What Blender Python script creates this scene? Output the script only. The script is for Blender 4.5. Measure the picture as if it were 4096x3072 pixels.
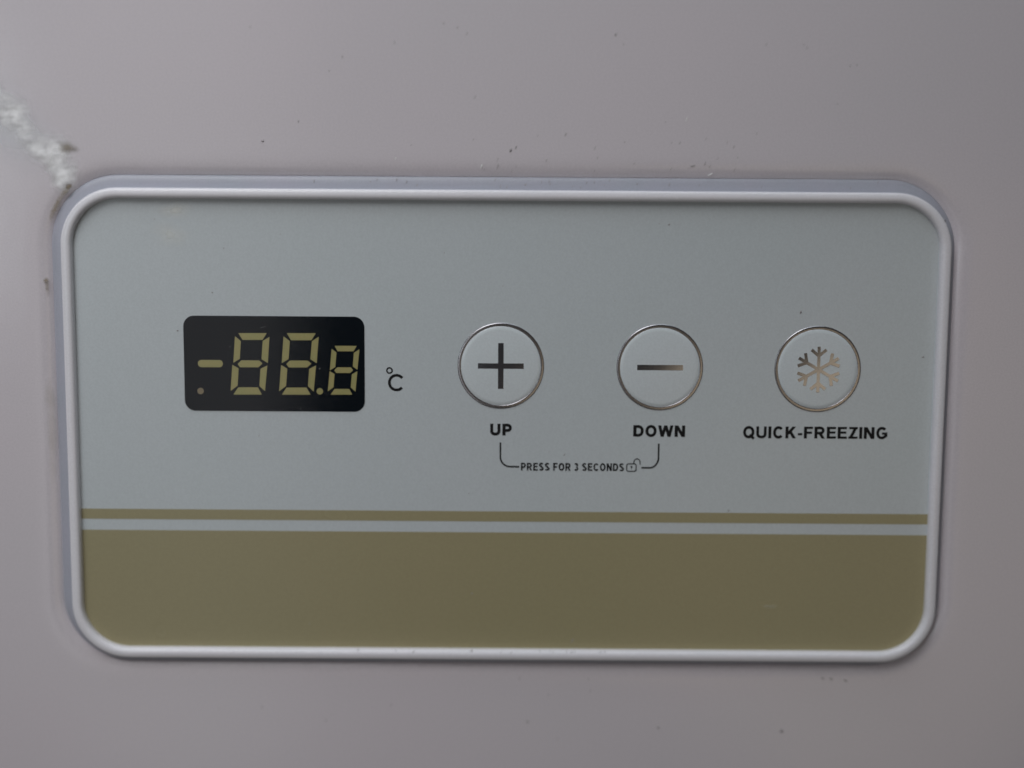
import bpy, bmesh, math, random
from mathutils import Vector, Matrix

random.seed(7)
scene = bpy.context.scene
for o in list(bpy.data.objects):
    bpy.data.objects.remove(o, do_unlink=True)
COL = scene.collection
MM = 0.001
R = math.radians

# ------------------------------------------------------------------ camera
TILT, ROLL, DIST = R(7.2), 0.0068, 0.246
cam_data = bpy.data.cameras.new('camera')
cam_data.lens = 50.0
cam_data.sensor_width = 36.0
cam_data.sensor_fit = 'HORIZONTAL'
cam_data.clip_start = 0.005
cam_data.clip_end = 20.0
cam_data.dof.use_dof = True
cam_data.dof.focus_distance = 0.2445
cam_data.dof.aperture_fstop = 2.6
cam = bpy.data.objects.new('camera', cam_data)
COL.objects.link(cam)
fwd = Vector((0, math.cos(TILT), -math.sin(TILT)))
upv = Vector((0, math.sin(TILT), math.cos(TILT)))
rgt = Vector((1, 0, 0))
cr, sr = math.cos(ROLL), math.sin(ROLL)
rx, ux = rgt * cr + upv * sr, upv * cr - rgt * sr
m3 = Matrix((rx, ux, -fwd)).transposed()
cam.matrix_world = Matrix.Translation(-fwd * DIST) @ m3.to_4x4()
scene.camera = cam

# ------------------------------------------------------------------ world and lamps
world = bpy.data.worlds.new('World')
scene.world = world
world.use_nodes = True
bg = world.node_tree.nodes['Background']
bg.inputs['Color'].default_value = (1.0, 0.96, 0.98, 1)
bg.inputs['Strength'].default_value = 0.030


def area(name, loc, target, sx, sy, radiance, color, spin=0.0):
    d = bpy.data.lights.new(name, 'AREA')
    d.shape = 'RECTANGLE'
    d.size, d.size_y = sx, sy
    d.energy = radiance * math.pi * sx * sy
    d.color = color
    o = bpy.data.objects.new(name, d)
    COL.objects.link(o)
    o.location = loc
    q = (Vector(target) - Vector(loc)).to_track_quat('-Z', 'Y')
    o.rotation_euler = (q.to_matrix() @ Matrix.Rotation(spin, 3, 'Z')).to_euler()
    return o


# daylight from an opening high up on the left, weak warm bounce from the right, and unseen lamps added at left
key = area('window_light', (-0.215, -0.27, 0.35), (-0.115, 0, 0.075), 0.38, 0.34, 0.57, (0.99, 0.985, 1.0))
key.data.spread = R(62)
area('sky_light', (-0.06, -0.15, 0.60), (-0.04, -0.02, 0), 0.60, 0.26, 1.9, (0.82, 0.92, 1.0))
area('warm_bounce', (0.36, -1.00, -0.26), (0, 0, 0), 0.50, 0.42, 0.54, (1.0, 0.80, 0.54), R(42))
area('added_strip_light', (-0.285, -1.00, -0.04), (0, 0, -0.04), 0.19, 1.00, 0.55, (1.0, 0.97, 0.98))  # added unseen strip lamp, shaped for the pale vertical reflection
area('side_light', (-0.57, -1.00, 0.07), (0, 0, 0), 0.24, 0.28, 2.7, (0.86, 0.95, 1.0))  # added unseen lamp, placed so the enamel's left edge catches a soft glare

vs = scene.view_settings
vs.view_transform = 'Standard'
vs.look = 'None'
vs.exposure = 0.0
vs.gamma = 1.0
vs.use_curve_mapping = False
scene.render.film_transparent = False
try:
    scene.cycles.filter_width = 1.6
except Exception:
    pass


# ------------------------------------------------------------------ materials
def mat(name, base, rough=0.4, metal=0.0, spec=0.5):
    m = bpy.data.materials.new(name)
    m.use_nodes = True
    b = m.node_tree.nodes['Principled BSDF']
    b.inputs['Base Color'].default_value = (*base, 1)
    b.inputs['Roughness'].default_value = rough
    b.inputs['Metallic'].default_value = metal
    b.inputs['Specular IOR Level'].default_value = spec
    return m


def N(m, kind, **kw):
    n = m.node_tree.nodes.new(kind)
    for k, v in kw.items():
        setattr(n, k, v)
    return n


def L(m, a, b):
    m.node_tree.links.new(a, b)


def add_noise(m, base, amp, scale, bump=0.0, bscale=900.0, bdist=0.0001, rough_amp=0.0):
    """gentle tone variation, fine relief and uneven gloss"""
    b = m.node_tree.nodes['Principled BSDF']
    tc = N(m, 'ShaderNodeTexCoord')
    n1 = N(m, 'ShaderNodeTexNoise')
    n1.inputs['Scale'].default_value = scale
    n1.inputs['Detail'].default_value = 5
    L(m, tc.outputs['Object'], n1.inputs['Vector'])
    rp = N(m, 'ShaderNodeValToRGB')
    rp.color_ramp.elements[0].position = 0.1
    rp.color_ramp.elements[1].position = 0.9
    rp.color_ramp.elements[0].color = (base[0] * (1 - amp * 2.2), base[1] * (1 - amp * 0.4), base[2] * (1 - amp), 1)
    rp.color_ramp.elements[1].color = (base[0] * (1 + amp * 2.2), base[1] * (1 + amp * 0.4), base[2] * (1 + amp), 1)
    L(m, n1.outputs['Fac'], rp.inputs['Fac'])
    g = N(m, 'ShaderNodeTexNoise')                       # fine ink / paint grain
    g.inputs['Scale'].default_value = 3200
    g.inputs['Detail'].default_value = 2
    L(m, tc.outputs['Object'], g.inputs['Vector'])
    gr = N(m, 'ShaderNodeMapRange')
    gr.inputs['From Min'].default_value = 0.25
    gr.inputs['From Max'].default_value = 0.75
    gr.inputs['To Min'].default_value = 0.955
    gr.inputs['To Max'].default_value = 1.045
    L(m, g.outputs['Fac'], gr.inputs['Value'])
    mxn = N(m, 'ShaderNodeVectorMath', operation='SCALE')
    L(m, rp.outputs['Color'], mxn.inputs[0])
    L(m, gr.outputs['Result'], mxn.inputs['Scale'])
    L(m, mxn.outputs['Vector'], b.inputs['Base Color'])
    if rough_amp:
        n3 = N(m, 'ShaderNodeTexNoise')
        n3.inputs['Scale'].default_value = scale * 2.3
        L(m, tc.outputs['Object'], n3.inputs['Vector'])
        mr = N(m, 'ShaderNodeMapRange')
        r0 = b.inputs['Roughness'].default_value
        mr.inputs['From Min'].default_value = 0.1
        mr.inputs['From Max'].default_value = 0.9
        mr.inputs['To Min'].default_value = r0 - rough_amp
        mr.inputs['To Max'].default_value = r0 + rough_amp
        L(m, n3.outputs['Fac'], mr.inputs['Value'])
        L(m, mr.outputs['Result'], b.inputs['Roughness'])
    if bump:
        n2 = N(m, 'ShaderNodeTexNoise')
        n2.inputs['Scale'].default_value = bscale
        n2.inputs['Detail'].default_value = 3
        L(m, tc.outputs['Object'], n2.inputs['Vector'])
        bp = N(m, 'ShaderNodeBump')
        bp.inputs['Strength'].default_value = bump
        bp.inputs['Distance'].default_value = bdist
        L(m, n2.outputs['Fac'], bp.inputs['Height'])
        L(m, bp.outputs['Normal'], b.inputs['Normal'])
    return m


ENAMEL = (0.700, 0.656, 0.692)
M_WALL = add_noise(mat('white_enamel', ENAMEL, 0.155), ENAMEL, 0.012, 22, bump=0.25, bscale=260,
                   bdist=0.00008, rough_amp=0.03)
BEZ = (0.87, 0.86, 0.905)
M_BEZEL = add_noise(mat('bezel_plastic', BEZ, 0.24), BEZ, 0.012, 60, bump=0.12, bscale=1500, bdist=0.00004)
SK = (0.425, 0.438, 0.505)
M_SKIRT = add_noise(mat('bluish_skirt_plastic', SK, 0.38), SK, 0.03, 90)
FP = (0.585, 0.636, 0.658)
M_FACE = add_noise(mat('faceplate_film', FP, 0.22), FP, 0.010, 30, bump=0.10, bscale=1100,
                   bdist=0.00003, rough_amp=0.03)
TAN = (0.358, 0.320, 0.186)
M_TAN = add_noise(mat('tan_print', TAN, 0.26), TAN, 0.012, 26, bump=0.08, bscale=1100,
                  bdist=0.00003, rough_amp=0.03)
M_BLACK = mat('black_print', (0.008, 0.008, 0.009), 0.5, spec=0.25)
M_GLASSBACK = mat('display_black', (0.003, 0.0065, 0.0105), 0.6, spec=0.05)
SEG = (0.42, 0.385, 0.165)
M_SEG = add_noise(mat('unlit_segment', SEG, 0.6, spec=0.2), SEG, 0.05, 300)
DOT = (0.29, 0.24, 0.15)
M_DOT = add_noise(mat('dull_dot', DOT, 0.6, spec=0.2), DOT, 0.05, 300)
M_BUTTON = add_noise(mat('button_film', FP, 0.26), tuple(min(0.8, c * 1.15) for c in FP), 0.008, 60, bump=0.08,
                     bscale=1100, bdist=0.00003)
M_CHROME = mat('silver_print', (0.46, 0.47, 0.52), 0.15, metal=1.0)
M_RING = mat('silver_ring', (0.46, 0.45, 0.47), 0.24, metal=1.0)
M_DIRT = mat('brown_dirt', (0.20, 0.165, 0.115), 0.8)
M_FLECK = mat('grey_dust_fleck', (0.36, 0.34, 0.345), 0.8)
M_FLECKL = mat('pale_scratch', (0.93, 0.93, 0.92), 0.5)

# clear pane over the display
M_PANE = bpy.data.materials.new('clear_pane')
M_PANE.use_nodes = True
nt = M_PANE.node_tree
nt.nodes.clear()
out = nt.nodes.new('ShaderNodeOutputMaterial')
mx = nt.nodes.new('ShaderNodeMixShader')
tr = nt.nodes.new('ShaderNodeBsdfTransparent')
gl = nt.nodes.new('ShaderNodeBsdfGlossy')
lw = nt.nodes.new('ShaderNodeLayerWeight')
lw.inputs['Blend'].default_value = 0.5
pw = nt.nodes.new('ShaderNodeMath')
pw.operation = 'POWER'
pw.inputs[1].default_value = 5.0
fr = nt.nodes.new('ShaderNodeMath')
fr.operation = 'MULTIPLY_ADD'
fr.inputs[1].default_value = 0.96
fr.inputs[2].default_value = 0.04
nt.links.new(lw.outputs['Facing'], pw.inputs[0])
nt.links.new(pw.outputs[0], fr.inputs[0])
tr.inputs['Color'].default_value = (0.97, 0.97, 0.97, 1)
gl.inputs['Roughness'].default_value = 0.06
nt.links.new(fr.outputs[0], mx.inputs[0])
nt.links.new(tr.outputs[0], mx.inputs[1])
nt.links.new(gl.outputs[0], mx.inputs[2])
nt.links.new(mx.outputs[0], out.inputs['Surface'])


def soft_mat(name, base, rough, attr_gain=1.0, noise_scale=500, bump=0.0, bscale=700, bdist=0.0004, lo=0.35, hi=0.6,
             maxa=1.0):
    """a stain or painted glare that thins out towards its edge (vertex attribute 'fade') and breaks up with noise"""
    m = mat(name, base, rough)
    b = m.node_tree.nodes['Principled BSDF']
    at = N(m, 'ShaderNodeAttribute', attribute_name='fade')
    tc = N(m, 'ShaderNodeTexCoord')
    n1 = N(m, 'ShaderNodeTexNoise')
    n1.inputs['Scale'].default_value = noise_scale
    n1.inputs['Detail'].default_value = 4
    L(m, tc.outputs['Object'], n1.inputs['Vector'])
    ad = N(m, 'ShaderNodeMath', operation='MULTIPLY')
    L(m, n1.outputs['Fac'], ad.inputs[0])
    L(m, at.outputs['Fac'], ad.inputs[1])
    mr = N(m, 'ShaderNodeMapRange')
    mr.interpolation_type = 'SMOOTHSTEP'
    mr.inputs['From Min'].default_value = lo * 0.5
    mr.inputs['From Max'].default_value = hi
    mr.inputs['To Max'].default_value = maxa
    L(m, ad.outputs[0], mr.inputs['Value'])
    L(m, mr.outputs['Result'], b.inputs['Alpha'])
    if bump:
        mp = N(m, 'ShaderNodeMapping')
        mp.inputs['Rotation'].default_value = (0, R(25), 0)
        mp.inputs['Scale'].default_value = (0.5, 1, 1)
        L(m, tc.outputs['Object'], mp.inputs['Vector'])
        n2 = N(m, 'ShaderNodeTexNoise')
        n2.inputs['Scale'].default_value = bscale
        n2.inputs['Detail'].default_value = 2.6
        L(m, mp.outputs['Vector'], n2.inputs['Vector'])
        bp = N(m, 'ShaderNodeBump')
        bp.inputs['Strength'].default_value = bump
        bp.inputs['Distance'].default_value = bdist
        L(m, n2.outputs['Fac'], bp.inputs['Height'])
        L(m, bp.outputs['Normal'], b.inputs['Normal'])
    return m


M_GLARE = soft_mat('painted_glare', (0.97, 0.97, 0.98), 0.34, noise_scale=420, bump=1.0, bscale=240, bdist=0.0009,
                   lo=0.02, hi=0.48)  # glossy glare on the wall, put into a whitish colour
M_GLARE.node_tree.nodes['Principled BSDF'].inputs['Specular IOR Level'].default_value = 0.9
M_STAIN = soft_mat('brown_stain', (0.26, 0.215, 0.15), 0.7, noise_scale=500, lo=0.2, hi=0.55, maxa=0.85)
M_FAINT = soft_mat('faint_yellow_stain', (0.50, 0.46, 0.37), 0.6, noise_scale=260, lo=0.2, hi=0.6, maxa=0.16)
M_VEIL = soft_mat('glare_veil', (0.86, 0.89, 0.92), 0.25, noise_scale=60, lo=0.0, hi=0.65, maxa=0.6)  # wide faint part of the glare, painted in pale colour
M_CLAY = soft_mat('clay_stain', (0.36, 0.315, 0.255), 0.7, noise_scale=300, lo=0.02, hi=0.55, maxa=0.75)
M_REFLECTION = soft_mat('painted_reflection', (0.97, 0.96, 0.90), 0.5, noise_scale=220, lo=0.0, hi=0.7, maxa=0.5)  # faint reflections on the film, painted in pale colour


# ------------------------------------------------------------------ mesh helpers (x, z in mm on the panel, d = mm out of the wall)
def V(x, z, d):
    return (x * MM, -d * MM, z * MM)


def obj(name, verts, faces, m, parent=None, smooth=False, label=None):
    me = bpy.data.meshes.new(name)
    me.from_pydata(verts, [], faces)
    me.validate()
    me.update()
    if smooth:
        for p in me.polygons:
            p.use_smooth = True
    me.materials.append(m)
    o = bpy.data.objects.new(name, me)
    COL.objects.link(o)
    if parent:
        o.parent = parent
    if label:
        o['label'] = label
    return o


def rrect(x0, x1, z0, z1, r, n=14):
    """rounded rectangle, counter-clockwise seen from the camera"""
    pts = []
    for cx, cz, a0 in ((x1 - r, z1 - r, 0), (x0 + r, z1 - r, 90), (x0 + r, z0 + r, 180), (x1 - r, z0 + r, 270)):
        for k in range(n + 1):
            a = R(a0 + 90 * k / n)
            pts.append((cx + r * math.cos(a), cz + r * math.sin(a)))
    return pts


def slab(name, pts, d0, d1, m, parent, bevel=0.0, label=None):
    """a flat piece with an outline, standing from depth d0 to d1, edge slightly rounded"""
    n = len(pts)
    cx = sum(p[0] for p in pts) / n
    cz = sum(p[1] for p in pts) / n
    vs, fs = [], []
    rings = [(0, d0), (0, d1 - bevel), (bevel, d1)] if bevel else [(0, d0), (0, d1)]
    for ins, d in rings:
        for i, (x, z) in enumerate(pts):
            if ins:
                (xa, za), (xb, zb) = pts[i - 1], pts[(i + 1) % n]
                tx, tz = xb - xa, zb - za
                l = math.hypot(tx, tz) or 1
                x, z = x - tz / l * ins, z + tx / l * ins
            vs.append(V(x, z, d))
    for r_ in range(len(rings) - 1):
        for i in range(n):
            j = (i + 1) % n
            a, b = r_ * n, (r_ + 1) * n
            fs.append((a + i, a + j, b + j, b + i))
    fs.append(tuple((len(rings) - 1) * n + i for i in range(n)))
    return obj(name, vs, fs, m, parent, label=label)


def sweep(name, rect, rad, profile, m, parent, n=16):
    """profile [(offset outward, height)] swept round a rounded rectangle"""
    x0, x1, z0, z1 = rect
    vs, fs = [], []
    cnt = None
    for o_, d in profile:
        pts = rrect(x0 - o_, x1 + o_, z0 - o_, z1 + o_, max(rad + o_, 0.3), n)
        cnt = len(pts)
        vs += [V(x, z, d) for x, z in pts]
    for k in range(len(profile) - 1):
        for i in range(cnt):
            j = (i + 1) % cnt
            fs.append((k * cnt + i, k * cnt + j, (k + 1) * cnt + j, (k + 1) * cnt + i))
    return obj(name, vs, fs, m, parent, smooth=True)


def smooth_profile(pts, sub=5):
    out_ = []
    P = [pts[0]] + pts + [pts[-1]]
    for i in range(1, len(P) - 2):
        for k in range(sub):
            t = k / sub
            out_.append(tuple(0.5 * (2 * P[i][a] + (P[i + 1][a] - P[i - 1][a]) * t
                        + (2 * P[i - 1][a] - 5 * P[i][a] + 4 * P[i + 1][a] - P[i + 2][a]) * t * t
                        + (-P[i - 1][a] + 3 * P[i][a] - 3 * P[i + 1][a] + P[i + 2][a]) * t ** 3) for a in (0, 1)))
    out_.append(pts[-1])
    return out_


def blob(name, cx, cz, rx_, rz_, ang, d, m, parent, rings=6, seg=24, wob=0.25):
    """thin patch for stains and painted glare, attribute 'fade' 1 in the middle and 0 at the edge"""
    ph = [random.uniform(0, 6.28) for _ in range(4)]
    vs, fs, fade = [V(cx, cz, d + 0.015)], [], [1.0]
    ca, sa = math.cos(ang), math.sin(ang)
    for k in range(1, rings + 1):
        t = k / rings
        for s in range(seg):
            a = 2 * math.pi * s / seg
            w = 1 + wob * (math.sin(2 * a + ph[0]) * 0.5 + math.sin(3 * a + ph[1]) * 0.35 + math.sin(5 * a + ph[2]) * 0.25)
            x, z = rx_ * t * w * math.cos(a), rz_ * t * w * math.sin(a)
            vs.append(V(cx + x * ca - z * sa, cz + x * sa + z * ca, d + 0.015 * (1 - t)))
            fade.append(1 - t)
    for s in range(seg):
        fs.append((0, 1 + s, 1 + (s + 1) % seg))
    for k in range(rings - 1):
        for s in range(seg):
            j = (s + 1) % seg
            a, b = 1 + k * seg, 1 + (k + 1) * seg
            fs.append((a + s, b + s, b + j, a + j))
    o = obj(name, vs, fs, m, parent, smooth=True)
    at = o.data.attributes.new('fade', 'FLOAT', 'POINT')
    for i, f in enumerate(fade):
        at.data[i].value = f
    return o


def ribbon_patch(name, path, d, m, parent, seg=14, rows=60):
    """stain running along a path of (x, z, half width, strength)"""
    pts = []
    for i in range(rows + 1):
        f = i / rows * (len(path) - 1)
        k = min(int(f), len(path) - 2)
        t = f - k
        t = t * t * (3 - 2 * t) * 0.5 + t * 0.5
        pts.append([path[k][a] * (1 - t) + path[k + 1][a] * t for a in range(4)])
    vs, fs, fade = [], [], []
    for i, (x, z, w, s) in enumerate(pts):
        a, b = pts[max(i - 1, 0)], pts[min(i + 1, rows)]
        tx, tz = b[0] - a[0], b[1] - a[1]
        l = math.hypot(tx, tz) or 1
        for j in range(seg + 1):
            u = 2 * j / seg - 1
            vs.append(V(x - tz / l * u * w, z + tx / l * u * w, d + 0.02 * (1 - abs(u))))
            fade.append(s * (1 - u * u))
    for i in range(rows):
        for j in range(seg):
            a = i * (seg + 1) + j
            fs.append((a, a + 1, a + seg + 2, a + seg + 1))
    o = obj(name, vs, fs, m, parent, smooth=True)
    at = o.data.attributes.new('fade', 'FLOAT', 'POINT')
    for i, f in enumerate(fade):
        at.data[i].value = f
    return o


def flecks(name, items, d, m, parent):
    """tiny slanted specks of dust: (x, z, length, width, angle)"""
    vs, fs = [], []
    for x, z, l, w, a in items:
        c, s = math.cos(a), math.sin(a)
        b = len(vs)
        for u, v in ((-l / 2, 0), (-l / 4, -w / 2), (l / 4, -w * 0.4), (l / 2, 0), (l / 4, w / 2), (-l / 4, w * 0.4)):
            vs.append(V(x + u * c - v * s, z + u * s + v * c, d))
        vs.append(V(x, z, d + w * 0.5))
        for k in range(6):
            fs.append((b + k, b + (k + 1) % 6, b + 6))
    o = obj(name, vs, fs, m, parent)
    o['kind'] = 'stuff'
    return o


# ------------------------------------------------------------------ the freezer front
freezer = bpy.data.objects.new('chest_freezer', None)
COL.objects.link(freezer)
freezer['label'] = 'glossy white freezer front with dust specks and stains around the framed control panel'
freezer['category'] = 'freezer'
RECT = (-76.95, 74.65, -48.95, 33.2)                   # outer edge of the frame's bead
GAP = (-76.8, 73.45, -47.75, 33.2)                      # the pressed seat lies a little tighter below
# front sheet: flat, pressed in round the frame, turned back at its outer edges
loops = []
for o_, d in ((0.6, -1.5), (1.9, -1.3), (2.15, -0.98), (2.45, -0.72), (2.85, -0.48), (3.3, -0.29), (3.9, -0.13), (4.6, -0.04), (5.6, 0.0), (7.2, 0.0)):
    loops.append([V(x, z, d) for x, z in rrect(GAP[0] - o_, GAP[1] + o_, GAP[2] - o_, GAP[3] + o_, 9.6 + o_, 16)])
for ins, d in ((8, 0.0), (4, -0.8), (1, -4), (0, -9), (0, -500)):
    loops.append([V(x, z, d) for x, z in rrect(-450 + ins, 550 - ins, -340 + ins, 380 - ins, 30 - ins, 16)])
cnt = len(loops[0])
vs_ = [v for l in loops for v in l]
fs_ = []
for k in range(len(loops) - 1):
    for i in range(cnt):
        j = (i + 1) % cnt
        fs_.append((k * cnt + j, k * cnt + i, (k + 1) * cnt + i, (k + 1) * cnt + j))
wall = obj('front_wall', vs_, fs_, M_WALL, freezer, smooth=True)

# glossy glare painted as whitish patches running down to the frame's corner
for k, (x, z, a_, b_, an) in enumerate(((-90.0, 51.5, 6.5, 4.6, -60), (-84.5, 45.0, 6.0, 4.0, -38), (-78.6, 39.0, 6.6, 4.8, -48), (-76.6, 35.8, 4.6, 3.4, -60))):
    blob('glare_patch', x, z, a_, b_, R(an), 0.04 + 0.02 * k, M_GLARE, wall, rings=10, seg=40, wob=0.3)
blob('glare_haze', -84, 43.5, 15, 6.5, R(-42), 0.03, M_VEIL, wall, rings=10, seg=40, wob=0.3)  # broad painted glow behind the glare patches
blob('brown_stain', -75.6, 39.9, 2.1, 1.35, R(-28), 0.14, M_CLAY, wall, wob=0.35)
blob('brown_stain', -75.6, 33.4, 0.9, 0.9, 0, 0.10, M_STAIN, wall)
blob('dirt_spot', -79.95, 17.4, 0.75, 0.8, 0, 0.05, M_STAIN, wall)
ribbon_patch('drip_stain', [(-79.95, 17.2, 0.5, 0.6), (-79.85, 16.0, 0.55, 0.7), (-79.75, 14.2, 0.4, 0.2)], 0.04, M_STAIN, wall, seg=8, rows=16)
ribbon_patch('drip_stain', [(-75.8, 33.2, 0.7, 0.9), (-77.0, 31.4, 0.75, 0.8), (-78.4, 28.9, 0.7, 0.9), (-79.2, 27.0, 0.5, 0.3)], 0.06, M_STAIN, wall, seg=8, rows=24)
ribbon_patch('faint_stain', [(-80.2, 0.6, 0.9, 0.5), (-80.0, -3, 1.3, 1.0), (-79.8, -8, 1.2, 0.9), (-80.0, -16, 1.0, 0.7), (-80.1, -19, 0.6, 0.2)], 0.04, M_FAINT, wall, seg=8, rows=30)

it = []
slant = lambda: R(random.gauss(64, 7))
for _ in range(28):
    it.append((random.uniform(-8, 44), 36.4 + abs(random.gauss(0, 4.5)), random.uniform(0.4, 0.95), random.uniform(0.06, 0.11), slant()))
for _ in range(16):
    it.append((random.uniform(-60, 60), random.uniform(40, 62), random.uniform(0.3, 0.7), random.uniform(0.09, 0.15), slant()))
for _ in range(9):
    it.append((random.uniform(-70, 80), random.uniform(-64, -52), random.uniform(0.3, 0.6), random.uniform(0.09, 0.16), slant()))
it += [(-0.5, 39.9, 0.8, 0.36, R(60)), (0.4, 40.4, 0.7, 0.2, R(62)), (17.0, 59.2, 0.7, 0.24, R(55)), (-42.5, 41.2, 0.5, 0.4, 0),
       (8.8, 42.6, 0.8, 0.16, R(62)), (30.4, 37.5, 1.1, 0.15, R(10)), (55.5, -52.3, 0.7, 0.25, R(-40)), (57.0, -52.4, 0.8, 0.25, R(-40)),
       (59.6, -52.7, 0.9, 0.25, R(-40)), (48.5, -62.0, 0.7, 0.5, 0), (26.5, -61.6, 0.5, 0.35, 0), (3.2, -60.7, 0.5, 0.3, 0)]
flecks('dust_flecks', it, 0.02, M_FLECK, wall)
flecks('pale_scratches', [(-5.4, 37.2, 0.9, 0.16, R(68)), (29.2, 45.3, 1.0, 0.15, R(68)), (33.4, 36.1, 1.1, 0.20, R(25)),
                          (-20, 38.4, 0.7, 0.12, R(66))], 0.02, M_FLECKL, wall)

# ------------------------------------------------------------------ the control panel
panel = bpy.data.objects.new('control_panel', None)
COL.objects.link(panel)
panel['label'] = 'grey and tan control panel in white frame with black display and three round buttons'
panel['category'] = 'control panel'

bead = smooth_profile([(-0.02, -0.7), (0.0, 0.3), (0.0, 1.05), (-0.10, 1.36), (-0.38, 1.55), (-0.9, 1.64), (-1.3, 1.57), (-1.58, 1.38), (-1.76, 1.05), (-1.82, 0.7), (-1.84, 0.1)])
bezel = sweep('bezel', RECT, 9.8, bead, M_BEZEL, panel)
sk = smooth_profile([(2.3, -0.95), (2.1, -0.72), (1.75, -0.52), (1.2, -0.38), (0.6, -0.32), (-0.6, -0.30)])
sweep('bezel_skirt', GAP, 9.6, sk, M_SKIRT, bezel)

FD = 0.20                                              # faceplate surface
face = slab('faceplate', rrect(-75.4, 73.1, -47.4, 31.7, 8.2, 16), -0.6, FD, M_FACE, panel)


def clip_band(z_top, z_bot):
    """band between two levels, following the rounded lower corners"""
    full = rrect(-75.35, 73.05, -47.35, 31.6, 8.15, 16)
    outp = []
    n = len(full)
    for (lim, keep_above) in ((z_top, False), (z_bot, True)):
        outp = []
        src = full
        for i in range(len(src)):
            a, b = src[i], src[(i + 1) % len(src)]
            ina = a[1] >= lim if keep_above else a[1] <= lim
            inb = b[1] >= lim if keep_above else b[1] <= lim
            if ina:
                outp.append(a)
            if ina != inb:
                t = (lim - a[1]) / (b[1] - a[1])
                outp.append((a[0] + (b[0] - a[0]) * t, lim))
        full = outp
    return outp


slab('tan_stripe', clip_band(-22.42, -24.24), FD - 0.1, FD + 0.02, M_TAN, face)
slab('tan_band', clip_band(-26.18, -60), FD - 0.1, FD + 0.02, M_TAN, face)

# painted pale reflections and specks on the film
blob('reflection_patch', -57.6, 29.4, 4.2, 1.6, 0.1, FD + 0.03, M_REFLECTION, face)
blob('reflection_patch', -58.6, 25.2, 4.6, 2.4, -0.1, FD + 0.03, M_REFLECTION, face)
it = [(49.5, 12.8, 0.6, 0.3, R(60)), (-57.6, 8.9, 0.4, 0.25, 0), (9.2, -12.3, 0.5, 0.13, R(60)), (26.6, 27.6, 0.4, 0.3, 0), (-6.8, -37.2, 0.35, 0.2, R(70)),
      (38, -22.0, 0.4, 0.2, 0), (-51.5, 15.5, 0.35, 0.15, 0), (70.8, 5.2, 0.5, 0.2, 0), (11, -45.6, 0.9, 0.15, R(60))]
for _ in range(22):
    it.append((random.uniform(-70, 68), random.uniform(-44, 29), random.uniform(0.15, 0.4), random.uniform(0.06, 0.12), slant()))
flecks('dust_flecks', it, FD + 0.03, M_FLECK, face)
flecks('pale_scratches', [(45.7, -39.1, 2.9, 0.12, R(1)), (45.9, -39.4, 2.2, 0.07, R(2))], FD + 0.03,
       mat('pale_tan_scratch', (0.47, 0.46, 0.36), 0.4), face)
it = []
for _ in range(26):
    it.append((random.gauss(6, 22), 33.5 + random.uniform(0.15, 1.5), random.uniform(0.3, 0.7), random.uniform(0.08, 0.15), slant()))
fl = flecks('dust_flecks', it, 0, M_FLECK, bezel)
for v in fl.data.vertices:                              # lie on the sloping skirt
    o_ = v.co.z / MM - 33.2
    v.co.y -= (-0.3) * MM
it = [(random.gauss(0, 14), -47.05 - random.uniform(0.0, 0.5), random.uniform(0.25, 0.7), random.uniform(0.07, 0.13), slant()) for _ in range(16)]
fl = flecks('dust_flecks', it, 1.62, M_FLECK, bezel)
blob('dirt_spot', 73.2, 28.5, 0.55, 0.45, 0.3, 1.30, M_STAIN, bezel)

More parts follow.
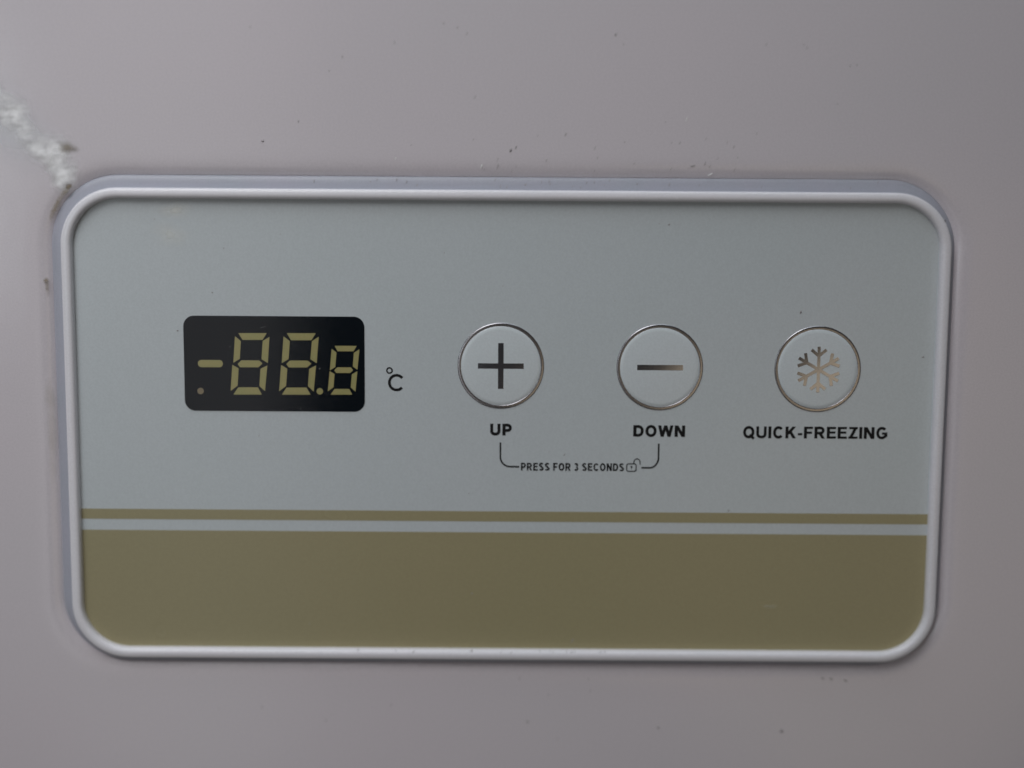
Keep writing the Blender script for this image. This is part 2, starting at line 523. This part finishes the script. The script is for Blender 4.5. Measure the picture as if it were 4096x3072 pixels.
# ------------------------------------------------------------------ display
disp = slab('display', rrect(-56.6, -25.44, -5.01, 11.5, 1.85, 10), FD - 0.1, FD + 0.03, M_GLASSBACK, panel,
            label='black display window showing unlit digits')
SEGS = [
 [(-47.14, 8.53), (-42.24, 8.57), (-43.0, 7.39), (-46.42, 7.37)], [(-47.72, 7.99), (-46.73, 7.14), (-46.96, 4.09), (-48.09, 3.39)],
 [(-41.79, 7.92), (-42.14, 3.38), (-43.22, 4.06), (-42.96, 7.22)], [(-47.35, 3.2), (-46.71, 3.83), (-43.62, 3.83), (-43.06, 3.3), (-43.76, 2.64), (-46.96, 2.63)],
 [(-48.27, 3.05), (-47.19, 2.42), (-47.42, -0.58), (-48.64, -1.51)], [(-42.23, 2.97), (-42.7, -1.5), (-43.66, -0.61), (-43.42, 2.39)],
 [(-48.19, -2.13), (-43.26, -2.11), (-43.92, -0.85), (-47.31, -0.87)],
 [(-38.79, 8.59), (-33.82, 8.6), (-34.58, 7.39), (-38.09, 7.37)], [(-39.37, 8.05), (-38.29, 7.2), (-38.56, 4.09), (-39.74, 3.39)],
 [(-33.32, 8.0), (-33.71, 3.42), (-34.79, 4.1), (-34.5, 7.22)], [(-38.97, 3.23), (-38.34, 3.85), (-35.25, 3.86), (-34.62, 3.33), (-35.38, 2.67), (-38.52, 2.65)],
 [(-39.86, 3.07), (-38.79, 2.42), (-39.05, -0.58), (-40.26, -1.51)], [(-33.83, 3.03), (-34.28, -1.52), (-35.27, -0.57), (-35.01, 2.43)],
 [(-39.79, -2.09), (-34.83, -2.07), (-35.53, -0.83), (-38.97, -0.85)],
 [(-30.59, 6.45), (-26.79, 6.47), (-27.34, 5.53), (-30.09, 5.51)], [(-31.11, 5.93), (-30.28, 5.3), (-30.51, 2.77), (-31.45, 2.18)],
 [(-26.31, 5.9), (-26.7, 2.33), (-27.48, 2.9), (-27.29, 5.26)], [(-30.71, 2.21), (-30.17, 2.72), (-27.82, 2.73), (-27.44, 2.25), (-27.94, 1.76), (-30.35, 1.75)],
 [(-31.49, 2.05), (-30.64, 1.56), (-30.85, -0.76), (-31.84, -1.46)], [(-26.7, 2.08), (-27.07, -1.48), (-27.87, -0.74), (-27.66, 1.52)],
 [(-31.36, -2.03), (-27.63, -2.01), (-28.13, -1.03), (-30.66, -1.04)]]


def ccw(p):
    a = sum(p[i - 1][0] * p[i][1] - p[i][0] * p[i - 1][1] for i in range(len(p)))
    return p if a > 0 else p[::-1]


def rounded(p, r=0.09, n=3):
    """soften the corners of an outline"""
    res = []
    k = len(p)
    for i in range(k):
        a, b, c = Vector(p[i - 1]), Vector(p[i]), Vector(p[(i + 1) % k])
        u = b + (a - b).normalized() * r
        w = b + (c - b).normalized() * r
        for t in range(n + 1):
            s = t / n
            q = u * (1 - s) ** 2 + b * 2 * s * (1 - s) + w * s * s
            res.append((q.x, q.y))
    return res


for s in SEGS:
    slab('segment', rounded(ccw(s)), FD, FD + 0.09, M_SEG, disp)
slab('minus_sign', rrect(-54.2, -49.9, 2.6, 3.85, 0.6, 6), FD, FD + 0.09, M_SEG, disp)
for x, z in ((-53.84, -1.55), (-33.22, -1.47)):
    slab('decimal_point', [(x + 0.56 * math.cos(R(a)), z + 0.56 * math.sin(R(a))) for a in range(0, 360, 18)], FD, FD + 0.09, M_SEG if x > -50 else M_DOT, disp)
pane = slab('cover_pane', rrect(-56.62, -25.42, -5.03, 11.52, 1.87, 10), FD + 0.14, FD + 0.20, M_PANE, disp)
flecks('pale_scratches', [(-36.55, -4.45, 0.45, 0.08, R(66)), (-37.2, 6.5, 0.4, 0.05, R(60)), (-33.2, 2.5, 0.3, 0.2, 0),
                          (-42.9, 9.6, 1.2, 0.05, R(15)), (-48.6, 6.2, 0.3, 0.12, R(60))], FD + 0.21,
       mat('grey_scratch', (0.16, 0.16, 0.16), 0.6), disp)


# ------------------------------------------------------------------ buttons
SPH = 105.0                                             # dome radius in mm
RB = 7.4


def dome(r):
    return FD + 0.08 + (math.sqrt(SPH ** 2 - r * r) - math.sqrt(SPH ** 2 - RB ** 2))


def push_button(cx, cz, label):
    vs, fs, seg, rings = [V(cx, cz, dome(0))], [], 72, 10
    rr = [6.88 * k / rings for k in range(1, rings + 1)]
    prof = [(r, dome(r)) for r in rr] + [(6.95, dome(6.95) - 0.05), (7.0, FD - 0.1)]
    for r, d in prof:
        vs += [V(cx + r * math.cos(2 * math.pi * s / seg), cz + r * math.sin(2 * math.pi * s / seg), d) for s in range(seg)]
    for s in range(seg):
        fs.append((0, 1 + s, 1 + (s + 1) % seg))
    for k in range(len(prof) - 1):
        for s in range(seg):
            j = (s + 1) % seg
            a, b = 1 + k * seg, 1 + (k + 1) * seg
            fs.append((a + s, b + s, b + j, a + j))
    b_ = obj('push_button', vs, fs, M_BUTTON, panel, smooth=True, label=label)
    # silver ring round the button
    vs, fs = [], []
    prof = [(6.86, 0.06), (6.88, 0.115), (6.98, 0.128), (7.15, 0.125), (7.32, 0.108), (7.44, 0.08), (7.47, -0.05)]
    for r, d in prof:
        vs += [V(cx + r * math.cos(2 * math.pi * s / 96), cz + r * math.sin(2 * math.pi * s / 96), FD + d) for s in range(96)]
    for k in range(len(prof) - 1):
        for s in range(96):
            j = (s + 1) % 96
            fs.append((k * 96 + s, (k + 1) * 96 + s, (k + 1) * 96 + j, k * 96 + j))
    obj('ring', vs, fs, M_RING, b_, smooth=True)
    return b_


def draped(name, polys, cx, cz, m, parent, lift=0.012, step=0.35):
    """flat print lying on the dome: each outline is cut into a small grid of quads along its length"""
    vs, fs = [], []
    for q, (p0, p1, w) in enumerate(polys):              # bars: start, end, width
        a, b = Vector(p0), Vector(p1)
        t = (b - a)
        n = max(2, int(t.length / step))
        u = t.normalized()
        s_ = Vector((-u.y, u.x)) * (w / 2)
        base = len(vs)
        for k in range(n + 1):
            c = a + t * (k / n)
            for side in (-1, 0, 1):
                p = c + s_ * side
                r = p.length
                vs.append(V(cx + p.x, cz + p.y, dome(r) + lift + q * 0.003))
        for k in range(n):
            for j in range(2):
                i = base + k * 3 + j
                fs.append((i, i + 3, i + 4, i + 1))
    me_faces = [f[::-1] for f in fs]
    return obj(name, vs, me_faces, m, parent, smooth=True)


bp_ = push_button(-1.95, 3.17, 'round button with silver plus sign')
draped('plus_symbol', [((-3.95, 0), (3.95, 0), 0.93), ((0, -3.97), (0, 3.97), 0.95)], -1.95, 3.17, M_CHROME, bp_)
bm_ = push_button(25.48, 3.09, 'round button with silver minus sign')
draped('minus_symbol', [((-3.92, 0), (3.98, 0), 0.92)], 25.48, 3.09, M_CHROME, bm_)
bs_ = push_button(52.71, 2.98, 'round button with silver snowflake sign')
bars = []
for k in range(6):
    a = R(90 + 60 * k)
    dvec = Vector((math.cos(a), math.sin(a)))
    nvec = Vector((-dvec.y, dvec.x))
    bars.append(((0, 0), dvec * 3.95, 0.54))
    for s in (-1, 1):
        bars.append((dvec * 2.35, dvec * 3.42 + nvec * 1.28 * s, 0.54))
draped('snowflake_symbol', bars, 52.8, 2.94, M_CHROME, bs_)


# ------------------------------------------------------------------ printed lettering (stroke letters)
class Print:
    def __init__(self):
        self.v, self.f, self.k = [], [], 0

    def quad(self, pts):
        d = FD + 0.025 + self.k * 0.0025
        self.k = (self.k + 1) % 6
        b = len(self.v)
        self.v += [V(x, z, d) for x, z in ccw(list(pts))]
        self.f.append(tuple(range(b, b + len(pts))))

    def line(self, pts, w, closed=False):
        d = FD + 0.025 + self.k * 0.0025
        self.k = (self.k + 1) % 6
        n = len(pts)
        b = len(self.v)
        for i in range(n):
            a = pts[i - 1] if (i or closed) else pts[i]
            c = pts[(i + 1) % n] if (i < n - 1 or closed) else pts[i]
            tx, tz = c[0] - a[0], c[1] - a[1]
            l = math.hypot(tx, tz) or 1
            nx, nz = -tz / l, tx / l
            # mitre
            if 0 < i < n - 1 or closed:
                ux_, uz_ = pts[i][0] - a[0], pts[i][1] - a[1]
                l2 = math.hypot(ux_, uz_) or 1
                co = max(0.5, abs(nx * -uz_ / l2 + nz * ux_ / l2))
            else:
                co = 1
            h = w / 2 / co
            self.v.append(V(pts[i][0] + nx * h, pts[i][1] + nz * h, d))
            self.v.append(V(pts[i][0] - nx * h, pts[i][1] - nz * h, d))
        for i in range(n if closed else n - 1):
            j = (i + 1) % n
            self.f.append((b + 2 * i + 1, b + 2 * j + 1, b + 2 * j, b + 2 * i))

    def build(self, name, parent, label):
        return obj(name, self.v, self.f, M_BLACK, parent, label=label)


def arc(cx, cz, rx_, rz_, a0, a1, n=18, e=1.0):
    r_ = []
    for k in range(n + 1):
        a = R(a0 + (a1 - a0) * k / n)
        c, s = math.cos(a), math.sin(a)
        r_.append((cx + rx_ * math.copysign(abs(c) ** e, c), cz + rz_ * math.copysign(abs(s) ** e, s)))
    return r_


WID = dict(U=.72, P=.66, D=.72, O=.78, W=1.02, N=.72, Q=.78, I=.2, C=.74, K=.74, F=.6, R=.73, E=.63, Z=.62, G=.77, S=.66)
WID['3'] = .54
WID['-'] = .30
WID[' '] = .22


def glyph(ch, t):
    """strokes of a capital of height 1 as ('line', pts) or ('quad', pts); t = stroke width"""
    W, h = WID[ch], t / 2
    ln, qd = [], []

    def diag(x0, z0, x1, z1, k=1.0):
        tw = t * k * math.hypot(x1 - x0, z1 - z0) / abs(z1 - z0)
        qd.append([(x0 - tw / 2, z0), (x0 + tw / 2, z0), (x1 + tw / 2, z1), (x1 - tw / 2, z1)])

    stem = lambda x: qd.append([(x - h, 0), (x + h, 0), (x + h, 1), (x - h, 1)])
    bar = lambda x0, x1, z: qd.append([(x0, z - h * .92), (x1, z - h * .92), (x1, z + h * .92), (x0, z + h * .92)])
    if ch == 'U':
        ln.append([(h, 1), (h, .7)] + arc(W / 2, .37, W / 2 - h, .37 - h, 180, 360, 22, .9) + [(W - h, .7), (W - h, 1)])
    elif ch in 'PR':
        stem(h)
        zb = .46 if ch == 'R' else .42
        zc, rz_ = (1 - h + zb) / 2, (1 - h - zb) / 2
        xr = W * (.95 if ch == 'R' else 1)
        ln.append([(t, 1 - h)] + arc(xr - rz_ - h, zc, rz_, rz_, 90, -90, 16, .92) + [(t, zb)])
        if ch == 'R':
            diag(W * .50, zb, W - h * 1.15, 0)
    elif ch == 'D':
        stem(h)
        ln.append([(t, 1 - h)] + arc(W * .42, .5, W * .58 - h, .5 - h, 90, -90, 22, .88) + [(t, h)])
    elif ch in 'OQ':
        ln.append(arc(W / 2, .5, W / 2 - h, .515 - h, 0, 342.857, 20, .95) + ['closed'])
        if ch == 'Q':
            ln.append([(W * .56, .27), (W * .74, .12), (W * .97, -.05)])
    elif ch in 'CG':
        ln.append(arc(W * .51, .5, W * .5 - h, .515 - h, 40, 320 if ch == 'C' else 325, 26, .95))
        if ch == 'G':
            ln.pop()
            ln.append(arc(W * .51, .5, W * .5 - h, .515 - h, 42, 318, 24, .95) + [(W - h, .27), (W - h, .46)])
            bar(W * .52, W - .001, .46)
    elif ch == 'W':
        for a, b in ((.09, .27), (.5, .27), (.5, .73), (.91, .73)):
            diag(a * W, 1, b * W, 0, .94)
    elif ch == 'N':
        stem(h)
        stem(W - h)
        diag(h * 1.1, 1, W - h * 1.1, 0)
    elif ch == 'I':
        stem(W / 2)
    elif ch == 'K':
        stem(h)
        diag(W - t * .72, 1, t * .7, .33)
        diag(W * .42, .6, W - t * .62, 0)
    elif ch == 'F':
        stem(h)
        bar(t, W, 1 - h * .92)
        bar(t, W * .9, .49)
    elif ch == 'E':
        stem(h)
        bar(t, W * .98, 1 - h * .92)
        bar(t, W * .93, .52)
        bar(t, W, h * .92)
    elif ch == 'Z':
        bar(.03, W, 1 - h * .92)
        bar(0, W, h * .92)
        diag(W - t * .75, 1 - t * .5, t * .75, t * .5)
    elif ch == '-':
        bar(0, W, .36)
    elif ch == 'S':
        a_ = arc(W / 2, .735, W / 2 - h * 1.15, .28 - h, 25, 262, 18, .95)
        b_ = arc(W / 2, .265, W / 2 - h, .28 - h, 82, -155, 18, .95)
        ln.append(a_ + b_)
    elif ch == '3':
        ln.append(arc(W * .47, .745, W * .48 - h, .27 - h, 160, -80, 16))
        ln.append(arc(W * .47, .275, W * .53 - h, .29 - h, 85, -160, 16))
    return W, ln, qd


def word(text, x0, x1, z0, z1, t, gap=.12, name='printed_word', label=None):
    p = Print()
    H = z1 - z0
    total = sum(WID[c] for c in text) + gap * (len(text) - 1)
    sx = (x1 - x0) / total
    x = 0.0
    for c in text:
        W, ln, qd = (WID[c], [], []) if c == ' ' else glyph(c, t)
        T = lambda q: (x0 + (x + q[0]) * sx, z0 + q[1] * H)
        for l in ln:
            closed = l[-1] == 'closed'
            if closed:
                l = l[:-1]
            p.line([T(q) for q in l], t * (0.55 * sx + 0.45 * H), closed)
        for q in qd:
            p.quad([T(r_) for r_ in q])
        x += W + gap
    return p.build(name, face, label)


word('UP', -3.75, 0.05, -8.98, -6.93, .225, label='black printed word UP below the plus button')
word('DOWN', 21.1, 30.1, -9.02, -7.03, .22, gap=.10, label='black printed word DOWN below the minus button')
word('QUICK-FREEZING', 40.15, 65.2, -9.15, -7.08, .205, gap=.11, label='black printed words QUICK-FREEZING below the snowflake button')
word('PRESS FOR 3 SECONDS', 1.66, 19.6, -15.13, -13.77, .215, gap=.14, label='small black printed words PRESS FOR 3 SECONDS')

p = Print()
p.line(arc(-21.17, 2.23, .46, .46, 0, 345, 23), .25, True)
p.line(arc(-19.95, .14, 1.24, 1.27, 38, 318, 30, .97), .47)
p.build('degree_celsius_mark', face, 'black printed degree Celsius sign right of the display')

p = Print()
p.line([(-1.94, -10.22), (-1.94, -12.6)] + arc(-0.2, -12.75, 1.74, 1.73, 180, 270, 12) + [(1.36, -14.48)], .29)
p.build('printed_bracket_line', face, None)
p = Print()
p.line([(25.57, -10.24), (25.57, -12.5)] + arc(24.0, -12.75, 1.57, 1.77, 0, -90, 12) + [(22.6, -14.52)], .29)
p.build('printed_bracket_line', face, None)

p = Print()
p.line(rrect(20.07, 21.71, -15.16, -13.84, .3, 4), .19, True)
p.line([(21.28, -13.8), (21.3, -13.5)] + arc(21.84, -13.5, .52, .55, 170, 0, 12) + [(22.42, -13.95)], .18)
p.quad([(20.89 + .17 * math.cos(R(a)), -14.38 + .17 * math.sin(R(a))) for a in range(0, 360, 30)])
p.quad([(20.83, -14.4), (20.83, -14.78), (20.95, -14.78), (20.95, -14.4)])
p.build('open_padlock_icon', face, 'small printed open padlock icon')
